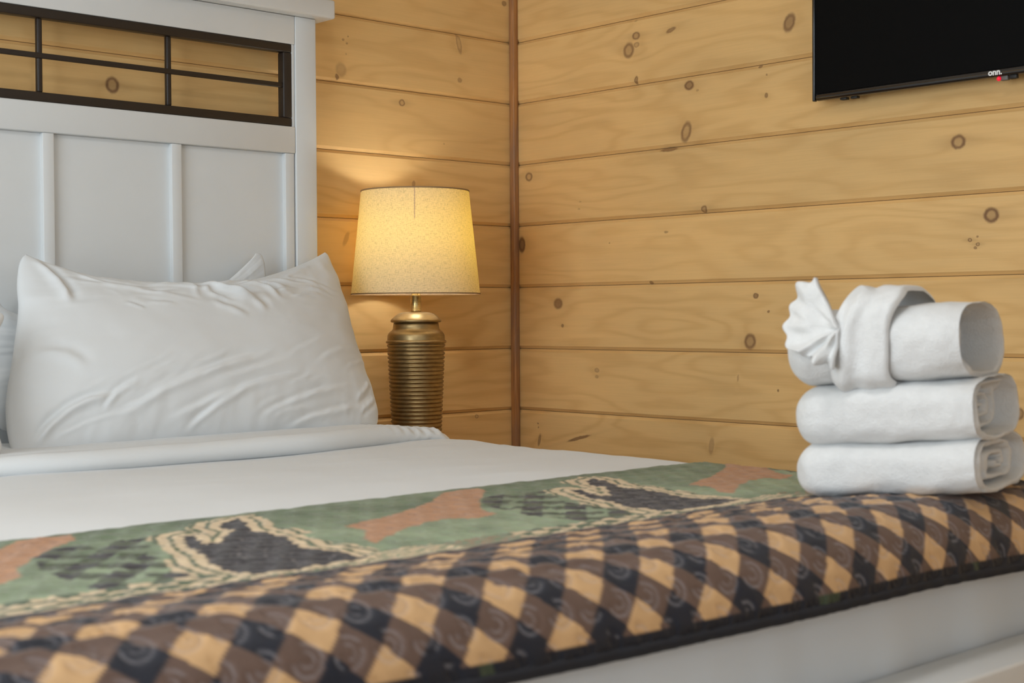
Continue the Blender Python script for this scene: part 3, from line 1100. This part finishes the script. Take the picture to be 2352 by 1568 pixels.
def towel(name, L, Dp, H, zoff, xoff, yoff, seed, turns, label, skew=0.16, hollow=0.0, soft=0.35):
    """towel folded into a thick flattened roll: front is the round fold, right end shows the spiral of layers"""
    nl, na = 80, 168
    cy, cz, th = super_loop(na, 4.2, 3.6, Dp / H)
    cyr, czr, _ = super_loop(na, 2.6, 2.3, Dp / H)
    q = np.linspace(0, 1, nl)
    xs = L * (1 - np.cos(q * math.pi)) / 2
    rings = []
    for i, x in enumerate(xs):
        lx = x / L
        e = np.clip(1 - x / 0.045, 0, 1)
        k = max(math.sqrt(max(0.0, 1 - float(e) ** 2.4)), 0.02)
        kr = 1.0 - 0.035 * max(0.0, (lx - 0.86) / 0.14) ** 2
        pe = soft * sstep(0.5, 1.0, lx)
        cyb, czb = cy * (1 - pe) + cyr * pe, cz * (1 - pe) + czr * pe
        yy = Dp / 2 + cyb * (Dp / 2) * (0.55 + 0.45 * k) * kr
        zz = H / 2 + czb * (H / 2) * k * kr
        xx = x + skew * yy * lx
        aa, bb = xx * 1.0, (yy - zz)
        nz_ = 0.0075 * fbm(aa * 7 + 3, bb * 9, 2, seed) + 0.0030 * fbm(aa * 24, bb * 26, 2, seed + 2)
        nz_ = nz_ * min(1.0, k + 0.2)
        ny_, nn_ = np.sign(cyb) * np.abs(cyb) ** 3, np.sign(czb) * np.abs(czb) ** 3
        ln_ = np.hypot(ny_, nn_) + 1e-6
        yy = yy + nz_ * ny_ / ln_
        zz = zz + nz_ * nn_ / ln_ * 0.7
        rings.append(np.stack([xx, yy, zz], -1))
    # spiral end cap
    last = rings[-1]
    ctr = last.mean(0)
    nc = 26
    for c in range(1, nc):
        r = 1 - c / (nc - 1) * 0.985
        ang = th / (2 * math.pi)
        phs = (1 - r) * turns + ang + 0.25 * noise2(np.cos(th) * 1.5 + seed, np.sin(th) * 1.5 + r * 3)
        fr_ = phs - np.floor(phs)
        groove = np.exp(-((fr_ - 0.5) / 0.20) ** 2)
        dip = 0.042 * groove * sstep(1.0, 0.9, r) + hollow * sstep(0.86, 0.70, r)
        bul = 0.006 * np.sqrt(max(0.0, 1 - r * r))
        pt = ctr + (last - ctr) * r
        pt = pt.copy()
        pt[:, 0] += bul - dip + 0.003 * fbm(pt[:, 1] * 30, pt[:, 2] * 30, 2, seed + 7)
        rings.append(pt)
    V = np.array(rings)
    n = len(V)
    V = V.transpose(1, 0, 2)          # (na, n, 3)
    o = mesh(name, V.reshape(-1, 3), grid_faces(na, n, True), TERRY, None, True)
    bmm = bmesh.new()
    bmm.from_mesh(o.data)
    bmesh.ops.holes_fill(bmm, edges=[e for e in bmm.edges if e.is_boundary], sides=0)
    bmesh.ops.recalc_face_normals(bmm, faces=bmm.faces[:])
    bmm.to_mesh(o.data)
    bmm.free()
    o.data.polygons.foreach_set('use_smooth', [True] * len(o.data.polygons))
    Mx = TM.copy()
    Mx.translation = T_ORG + tex3 * xoff + tey * yoff + tez * zoff
    o.matrix_world = Mx
    tag(o, label, 'towel', 'folded white towels')
    return o


H1, H2, H3 = 0.083, 0.089, 0.119
towel('folded_towel', 0.276, 0.27, H1 + 0.006, 0.0, -0.016, 0.0, 3, 2.6, 'bottom folded white towel of the stack, resting on the quilt', 0.13, 0.012)
towel('folded_towel', 0.274, 0.265, H2 + 0.009, H1 - 0.004, -0.012, 0.002, 13, 3.0, 'middle folded white towel of the stack', 0.11, 0.03)
towel('folded_towel', 0.268, 0.255, H3, H1 + H2, -0.018, 0.0, 23, 2.0, 'top folded white towel of the stack, wrapped by a band', 0.10, 0.15, 0.75)

# hand towel wrapped round the top towel
nl, na = 44, 96
th = np.linspace(0, 2 * math.pi, na, endpoint=False)
cy = np.sign(np.cos(th)) * np.abs(np.cos(th)) ** (2 / 4.2)
cz = np.sign(np.sin(th)) * np.abs(np.sin(th)) ** (2 / 4.6)
x0, x1 = 0.092, 0.180
rings = []
for i in range(nl):
    lx = i / (nl - 1)
    x = x0 + (x1 - x0) * lx
    e = min(1.0, min(lx, 1 - lx) / 0.10)
    offr = 0.003 + 0.009 * math.sqrt(max(0.0, 1 - (1 - e) ** 2))
    yy = 0.255 / 2 + cy * (0.255 / 2 + offr)
    topb = 0.020 * np.clip(np.sin(th), 0, 1)
    zz = H3 / 2 + cz * (H3 / 2 + offr * np.where(np.sin(th) < -0.80, 0.1, 1.0)) + topb
    plt_ = 0.0042 * np.sin(lx * 13 + 2.2 * np.cos(th) + 1.3 * np.sin(th * 2)) * np.exp(-((lx - 0.25) / 0.35) ** 2)
    nz_ = plt_ + 0.003 * fbm(np.full(na, lx * 3), th * 1.8, 2, 71)
    mask = np.where(np.sin(th) < -0.80, 0.1, 1.0)
    zz = zz + nz_ * np.sin(th) * mask
    yy = yy + nz_ * np.cos(th) * mask
    xx = x + 0.012 * np.sin(th * 1.0 + 0.6) + 0.006 * np.sin(th * 3 + 1)
    rings.append(np.stack([xx, yy, zz], -1))
V = np.array(rings).transpose(1, 0, 2)
band = mesh('hand_towel', V.reshape(-1, 3), grid_faces(na, nl, True), TERRY, None, True)
Mx = TM.copy()
Mx.translation = T_ORG + tex3 * -0.018 + tez * (H1 + H2)
band.matrix_world = Mx
bmm = bmesh.new()
bmm.from_mesh(band.data)
bmesh.ops.recalc_face_normals(bmm, faces=bmm.faces[:])
bmm.to_mesh(band.data)
bmm.free()
tag(band, 'white hand towel wrapped as a wide band round the top towel', 'towel')

# washcloth pleated into a fan and tucked under the band
na, nr = 120, 30
ang = np.linspace(math.radians(116), math.radians(262), na)
rad = np.linspace(0.0, 1.0, nr)
TH_, R_ = np.meshgrid(ang, rad, indexing='ij')
deg = np.degrees(TH_)
Rmax = 0.088 - 0.030 * sstep(185, 225, deg) + 0.010 * np.exp(-((deg - 134) / 9) ** 2) + 0.004 * np.sin(TH_ * 17)
plx = 0.004 * np.sin((TH_ - 1.9) * 8) * R_ + 0.016 * np.sin((TH_ - 3.4) * 11) * R_ ** 1.2 * sstep(190, 215, deg)
fx = 0.005 + Rmax * R_ * np.cos(TH_)
fz = Rmax * R_ * np.sin(TH_)
fy_ = -0.020 - plx + 0.030 * R_ ** 2 * sstep(205, 150, deg) - 0.020 * R_ * sstep(195, 225, deg) - 0.004 * np.sin(R_ * 9 + TH_ * 3)
front = np.stack([fx, fy_, fz], -1)
back = front + np.array([0.002, 0.013, 0.0])
Vv = np.concatenate([front.reshape(-1, 3), back.reshape(-1, 3)])
f1 = grid_faces(na, nr)
off = na * nr
side = []
for i in range(na - 1):
    a_, b_ = i * nr + nr - 1, (i + 1) * nr + nr - 1
    side.append((a_, b_, b_ + off, a_ + off))
for j in range(nr - 1):
    side.append((j, j + 1, j + 1 + off, j + off))
    k0 = (na - 1) * nr + j
    side.append((k0, k0 + 1, k0 + 1 + off, k0 + off))
fan = mesh('washcloth', Vv, np.concatenate([f1, f1[:, ::-1] + off, np.array(side)]), TERRY, None, True)
bmm = bmesh.new()
bmm.from_mesh(fan.data)
bmesh.ops.recalc_face_normals(bmm, faces=bmm.faces[:])
bmm.to_mesh(fan.data)
bmm.free()
Mx = TM.copy()
Mx.translation = T_ORG + tex3 * 0.075 + tey * 0.004 + tez * (H1 + H2 + 0.090)
fan.matrix_world = Mx
tag(fan, 'small white washcloth pleated into a fan, tucked on the towel stack', 'washcloth')

# ------------------------------------------------------------------ television
tv = empty('television', (0.0, -1.6455, 1.47))
tag(tv, 'black flat screen television mounted high on the pine wall', 'television')
TY0, TY1, TZ0, TZ1, TX = -1.149, -2.142, 1.4735, 2.045, -0.060


def tbox(nm, a, b, mat, bev=0.001, parent=tv, label=None):
    off = (0.0, -1.6455, 1.47)
    return box(nm, [p - q for p, q in zip(a, off)], [p - q for p, q in zip(b, off)], mat, parent, bev, 2, label)


tbox('housing', (TX + 0.006, TY0 - 0.003, TZ0 + 0.004), (TX + 0.030, TY1 + 0.003, TZ1 - 0.003), BLACKM, 0.004)
tbox('rear_cover', (TX + 0.0305, TY0 - 0.12, TZ0 + 0.05), (TX + 0.045, TY1 + 0.12, TZ1 - 0.15), BLACKM, 0.006)
tbox('bezel_side', (TX, TY0, TZ0), (TX + 0.012, TY0 - 0.007, TZ1), BLACKG, 0.0018)
tbox('bezel_side', (TX, TY1, TZ0), (TX + 0.012, TY1 + 0.007, TZ1), BLACKG, 0.0018)
tbox('bezel_top', (TX, TY0 - 0.007, TZ1 - 0.007), (TX + 0.012, TY1 + 0.007, TZ1), BLACKG, 0.0018)
bzz = tbox('bezel_bottom', (TX - 0.0015, TY0 - 0.007, TZ0), (TX + 0.014, TY1 + 0.007, TZ0 + 0.0185), BLACKG, 0.0075)
tbox('screen', (TX + 0.003, TY0 - 0.007, TZ0 + 0.0185), (TX + 0.0055, TY1 + 0.007, TZ1 - 0.007), SCREEN, 0.0)
tbox('wall_mount', (-0.015, -1.45, 1.62), (0.0, -1.84, 1.92), BLACKM, 0.002)
for yy in (-1.225, -1.255):
    tbox('stand_socket', (TX + 0.008, yy, TZ0 - 0.004), (TX + 0.022, yy - 0.018, TZ0 + 0.006), BLACKM, 0.001)
# maker's lettering on the lower bezel
cu = bpy.data.curves.new('lettering', 'FONT')
cu.body = 'onn.'
cu.size = 0.019
cu.extrude = 0.0003
cu.align_x = 'CENTER'
cu.offset = 0.0006
tmp = bpy.data.objects.new('tmp_text', cu)
C.objects.link(tmp)
bpy.context.view_layer.update()
me = bpy.data.meshes.new_from_object(tmp.evaluated_get(bpy.context.evaluated_depsgraph_get()))
bpy.data.objects.remove(tmp)
me.materials.clear()
me.materials.append(LOGO)
lg = bpy.data.objects.new('lettering', me)
C.objects.link(lg)
lg.parent = tv
lg['label'] = 'white maker lettering'
lg.rotation_euler = (math.radians(90), 0, math.radians(-90))
lg.location = (TX - 0.0022, 0.004, TZ0 - 1.47 + 0.0045)
# sensor pod under the bezel
pod = tbox('sensor_pod', (TX + 0.0045, -1.650, TZ0 - 0.009), (TX + 0.016, -1.668, TZ0 + 0.002), GREY, 0.002)
tbox('power_key', (TX + 0.003, -1.672, TZ0 - 0.008), (TX + 0.014, -1.690, TZ0 + 0.001), BLACKM, 0.002)
bm = bmesh.new()
bmesh.ops.create_uvsphere(bm, u_segments=12, v_segments=8, radius=0.0052)
me = bpy.data.meshes.new('red_light')
bm.to_mesh(me)
bm.free()
me.polygons.foreach_set('use_smooth', [True] * len(me.polygons))
me.materials.append(LED)
ld = bpy.data.objects.new('red_light', me)
C.objects.link(ld)
ld.parent = tv
ld['label'] = 'small red standby light'
ld.location = (TX + 0.003, -1.6455 * 0 - 0.0025, TZ0 - 1.47 - 0.0045)

# ------------------------------------------------------------------ nightstand
NX0, NX1, NY0, NY1, NZ = -0.760, -0.235, -0.035, -0.42, 0.548
NST = wood_mat('nightstand_wood', 'x', [], 31, base=(0.40, 0.20, 0.075))
ns = empty('nightstand', ((NX0 + NX1) / 2, (NY0 + NY1) / 2, 0))
tag(ns, 'low brown wooden nightstand under the lamp, hidden behind the bed', 'nightstand')


def nbox(nm, a, b, mat=NST, bev=0.003, parent=ns):
    off = ((NX0 + NX1) / 2, (NY0 + NY1) / 2, 0)
    return box(nm, [p - q for p, q in zip(a, off)], [p - q for p, q in zip(b, off)], mat, parent, bev)


nbox('table_top', (NX0, NY0, NZ - 0.025), (NX1, NY1, NZ), bev=0.005)
nbox('side_panel', (NX0 + 0.015, NY0 - 0.01, 0.12), (NX0 + 0.035, NY1 + 0.02, NZ - 0.0255))
nbox('side_panel', (NX1 - 0.015, NY0 - 0.01, 0.12), (NX1 - 0.035, NY1 + 0.02, NZ - 0.0255))
nbox('back_panel', (NX0 + 0.0355, NY0 - 0.01, 0.12), (NX1 - 0.0355, NY0 - 0.02, NZ - 0.0255))
nbox('bottom_panel', (NX0 + 0.0355, NY0 - 0.021, 0.12), (NX1 - 0.0355, NY1 + 0.04, 0.135))
for z0, z1 in ((0.14, 0.335), (0.345, 0.54)):
    d = nbox('drawer', (NX0 + 0.038, NY1 + 0.037, z0), (NX1 - 0.038, NY1 + 0.018, z1))
    k = nbox('knob', ((NX0 + NX1) / 2 - 0.015, NY1 + 0.017, (z0 + z1) / 2 - 0.012), ((NX0 + NX1) / 2 + 0.015, NY1 - 0.008, (z0 + z1) / 2 + 0.012), BRONZE, 0.008)
    k.parent = d
for x in (NX0 + 0.037, NX1 - 0.037):
    for y in (NY0 - 0.035, NY1 + 0.055):
        nbox('leg', (x - 0.02, y - 0.015, 0), (x + 0.02, y + 0.015, 0.1195))

# ------------------------------------------------------------------ table lamp
LX, LY = -0.5515, -0.192
lamp = empty('table_lamp', (LX, LY, NZ))
tag(lamp, 'lit table lamp with cream linen shade and ribbed antique gold base', 'lamp')
PXM = 836.0                                   # photo pixels per metre at the lamp
zp = lambda y: 0.9505 + (725.0 - y) / PXM * 1.0 - NZ


def gold(name, col, rough, metal=0.85):
    t = NT(name)
    v = t.obj()
    n1 = t.noise(t.mapping(v, sc=(14, 14, 90)), 2.0, 4, 0.65)
    n2 = t.noise(v, 60, 4, 0.6)
    f = t.maprange(t.math('ADD', n1, t.math('MULTIPLY', n2, 0.6)), 0.55, 1.05, 0.62, 1.12)
    t.set(t.b.inputs['Base Color'], t.mix(1.0, col, f, 'MULTIPLY'))
    t.b.inputs['Metallic'].default_value = metal
    t.set(t.b.inputs['Roughness'], t.maprange(n2, 0.3, 0.7, rough - 0.06, rough + 0.12))
    return t.m


GOLD = gold('antique_gold', (0.40, 0.285, 0.135, 1), 0.38, 0.95)
BRASS = gold('brass', (0.62, 0.46, 0.20, 1), 0.28, 1.0)


def rz(pts):
    return [(r / PXM, zp(y)) for r, y in pts]


# ribbed body
ribs = []
yb0, yb1, pit = 790.0, 1050.0, 9.15
nrib = int((yb1 - yb0) / pit)
for k in range(nrib):
    for j in range(6):
        y = yb0 + (k + j / 6) * pit
        r = 66.5 - (y - 790) * (66.5 - 57.0) / 205
        r = max(r, 54.0)
        b_ = abs(math.sin(math.pi * j / 6)) ** 0.6
        ribs.append((r - 3.4 + 4.0 * b_, y))
ribs.append((ribs[-1][0], yb1))
body = [(66, 781), (66.0, 782.5), (68, 783), (69.3, 785), (69.3, 787), (68, 789)] + ribs
body.append((0.5, yb1))
lathe('ribbed_body', [(0.5 / PXM, NZ - NZ)] + [(r, z) for r, z in rz(body)[::-1][1:]] if False else rz(body), GOLD, lamp, 72)
lathe('foot', [(0.001, 0.0), (54.5 / PXM, 0.0), (56 / PXM, 0.006), (56 / PXM, 0.012), (53.5 / PXM, max(0.016, zp(yb1)))], GOLD, lamp, 64)
lathe('shoulder', rz([(50, 742.5), (51.5, 743), (52.5, 750), (53.5, 757), (55.5, 760), (60, 763), (63.5, 767), (65.5, 772), (66, 781)]), GOLD, lamp, 72)
lathe('lid', rz([(10, 717.5), (24, 718), (33, 719.2), (41, 722), (48, 727), (53, 731.5), (56.5, 734.5), (58, 737.5), (57.8, 740), (56, 741.5), (50, 742.2)]), GOLD, lamp, 72)
lathe('neck', rz([(9, 674), (10.5, 675), (10.5, 678), (12.2, 679), (12.2, 681.5), (11.8, 682), (11.8, 713), (12.3, 714), (12.3, 717), (11, 718)]), BRASS, lamp, 40)
lathe('socket', rz([(6, 584), (11, 585), (11, 612), (7, 616), (6, 660), (9, 674)]), BLACKM, lamp, 32)
# harp ring that carries the shade
ZS1, ZS0 = 1.2885 - NZ, 1.0085 - NZ           # shade top and bottom
RS1, RS0 = 0.1475, 0.1765
for k in range(3):
    a_ = 2 * math.pi * k / 3 + 0.4
    p0 = Vector((0.012 * math.cos(a_), 0.012 * math.sin(a_), zp(672)))
    p1 = Vector(((RS0 - 0.002) * math.cos(a_), (RS0 - 0.002) * math.sin(a_), ZS0 + 0.006))
    dv = (p1 - p0).normalized()
    s1 = dv.cross(Vector((0, 0, 1))).normalized()
    s2 = dv.cross(s1)
    V, Fc = [], []
    for p in (p0, p1):
        for j in range(6):
            an = j * math.pi / 3
            V.append(tuple(p + 0.0018 * (s1 * math.cos(an) + s2 * math.sin(an))))
    for j in range(6):
        Fc.append((j, (j + 1) % 6, 6 + (j + 1) % 6, 6 + j))
    mesh('shade_spoke', V, Fc, BRASS, lamp, True)


def linen():
    t = NT('linen_shade')
    v = t.obj()
    cyl = t.n('ShaderNodeSeparateXYZ')
    t.set(cyl.inputs[0], v)
    an = t.math('ARCTAN2', cyl.outputs[1], cyl.outputs[0])
    cb = t.n('ShaderNodeCombineXYZ')
    t.set(cb.inputs[0], t.math('MULTIPLY', an, 0.16))
    t.set(cb.inputs[1], cyl.outputs[2])
    P = cb.outputs[0]
    h = t.noise(t.mapping(P, sc=(90, 520, 1)), 1.0, 3, 0.7)
    w_ = t.noise(t.mapping(P, sc=(520, 90, 1)), 1.0, 3, 0.7)
    f = t.math('MULTIPLY', t.maprange(h, 0.28, 0.50, 0.62, 1.0), t.maprange(w_, 0.28, 0.50, 0.66, 1.0))
    col = t.mix(1.0, (0.72, 0.60, 0.44, 1), f, 'MULTIPLY')
    colt = t.mix(1.0, (0.88, 0.54, 0.06, 1), f, 'MULTIPLY')
    d = t.n('ShaderNodeBsdfDiffuse')
    tr_ = t.n('ShaderNodeBsdfTranslucent')
    t.set(d.inputs[0], col)
    t.set(tr_.inputs[0], colt)
    mx = t.n('ShaderNodeMixShader')
    mx.inputs[0].default_value = 0.25
    t.set(mx.inputs[1], d.outputs[0])
    t.set(mx.inputs[2], tr_.outputs[0])
    t.t.links.new(mx.outputs[0], t.out.inputs[0])
    return t.m


LINEN = linen()
n = 128
V = []
th = np.linspace(0, 2 * math.pi, n, endpoint=False)
qs = np.linspace(0, 1, 12)
V = np.stack([np.outer(np.cos(th), RS0 + (RS1 - RS0) * qs), np.outer(np.sin(th), RS0 + (RS1 - RS0) * qs), np.tile(ZS0 + (ZS1 - ZS0) * qs, (n, 1))], -1).reshape(-1, 3)
shade_o = mesh('lamp_shade', V, grid_faces(n, 12, True), LINEN, lamp, True, label='cream linen drum shade glowing yellow')
TRIM = plain('shade_trim', lin(150, 120, 84), 0.8)


def hoop(nm, r, z, hgt, thk):
    pr_ = [(r - thk, z - hgt), (r + thk, z - hgt), (r + thk, z + hgt), (r - thk, z + hgt), (r - thk, z - hgt)]
    h = lathe(nm, pr_, TRIM, shade_o, 96)
    return h


hoop('rim', RS1, ZS1, 0.0018, 0.0012)
hoop('rim', RS0, ZS0, 0.0018, 0.0012)
# seam on the shade
sa = math.atan2(-0.70, -0.71) + 0.10
V, Fc = [], []
for qv in (0.70, 1.0):
    r = RS0 + (RS1 - RS0) * qv + 0.0006
    for da in (-0.008, 0.008):
        V.append((r * math.cos(sa + da), r * math.sin(sa + da), ZS0 + (ZS1 - ZS0) * qv))
mesh('seam', V, [(0, 1, 3, 2)], LINEN, shade_o)
# frayed threads on the upper rim
V, Fc = [], []
rs = random.Random(2)
for k in range(90):
    a_ = rs.uniform(0, 2 * math.pi)
    b_ = a_ + rs.uniform(-0.02, 0.02)
    h_ = rs.uniform(0.002, 0.006)
    i0 = len(V)
    V += [(RS1 * math.cos(a_), RS1 * math.sin(a_), ZS1), (RS1 * math.cos(a_ + 0.003), RS1 * math.sin(a_ + 0.003), ZS1), ((RS1 + 0.001) * math.cos(b_), (RS1 + 0.001) * math.sin(b_), ZS1 + h_)]
    Fc.append((i0, i0 + 1, i0 + 2))
fr_o = mesh('frayed_threads', V, Fc, TRIM, shade_o)
fr_o['kind'] = 'stuff'


# bulb: the lamp's own light
def bulb_mat():
    t = NT('bulb_glow')
    t.b.inputs['Base Color'].default_value = (1, 0.9, 0.7, 1)
    t.b.inputs['Emission Color'].default_value = (0.96, 0.97, 0.92, 1)
    t.b.inputs['Emission Strength'].default_value = 56.0
    return t.m


bz = zp(585)
lathe('bulb', [(0.010, bz), (0.013, bz + 0.012), (0.022, bz + 0.032), (0.029, bz + 0.050), (0.030, bz + 0.062), (0.026, bz + 0.076), (0.016, bz + 0.087), (0.001, bz + 0.091)], bulb_mat(), lamp, 20)
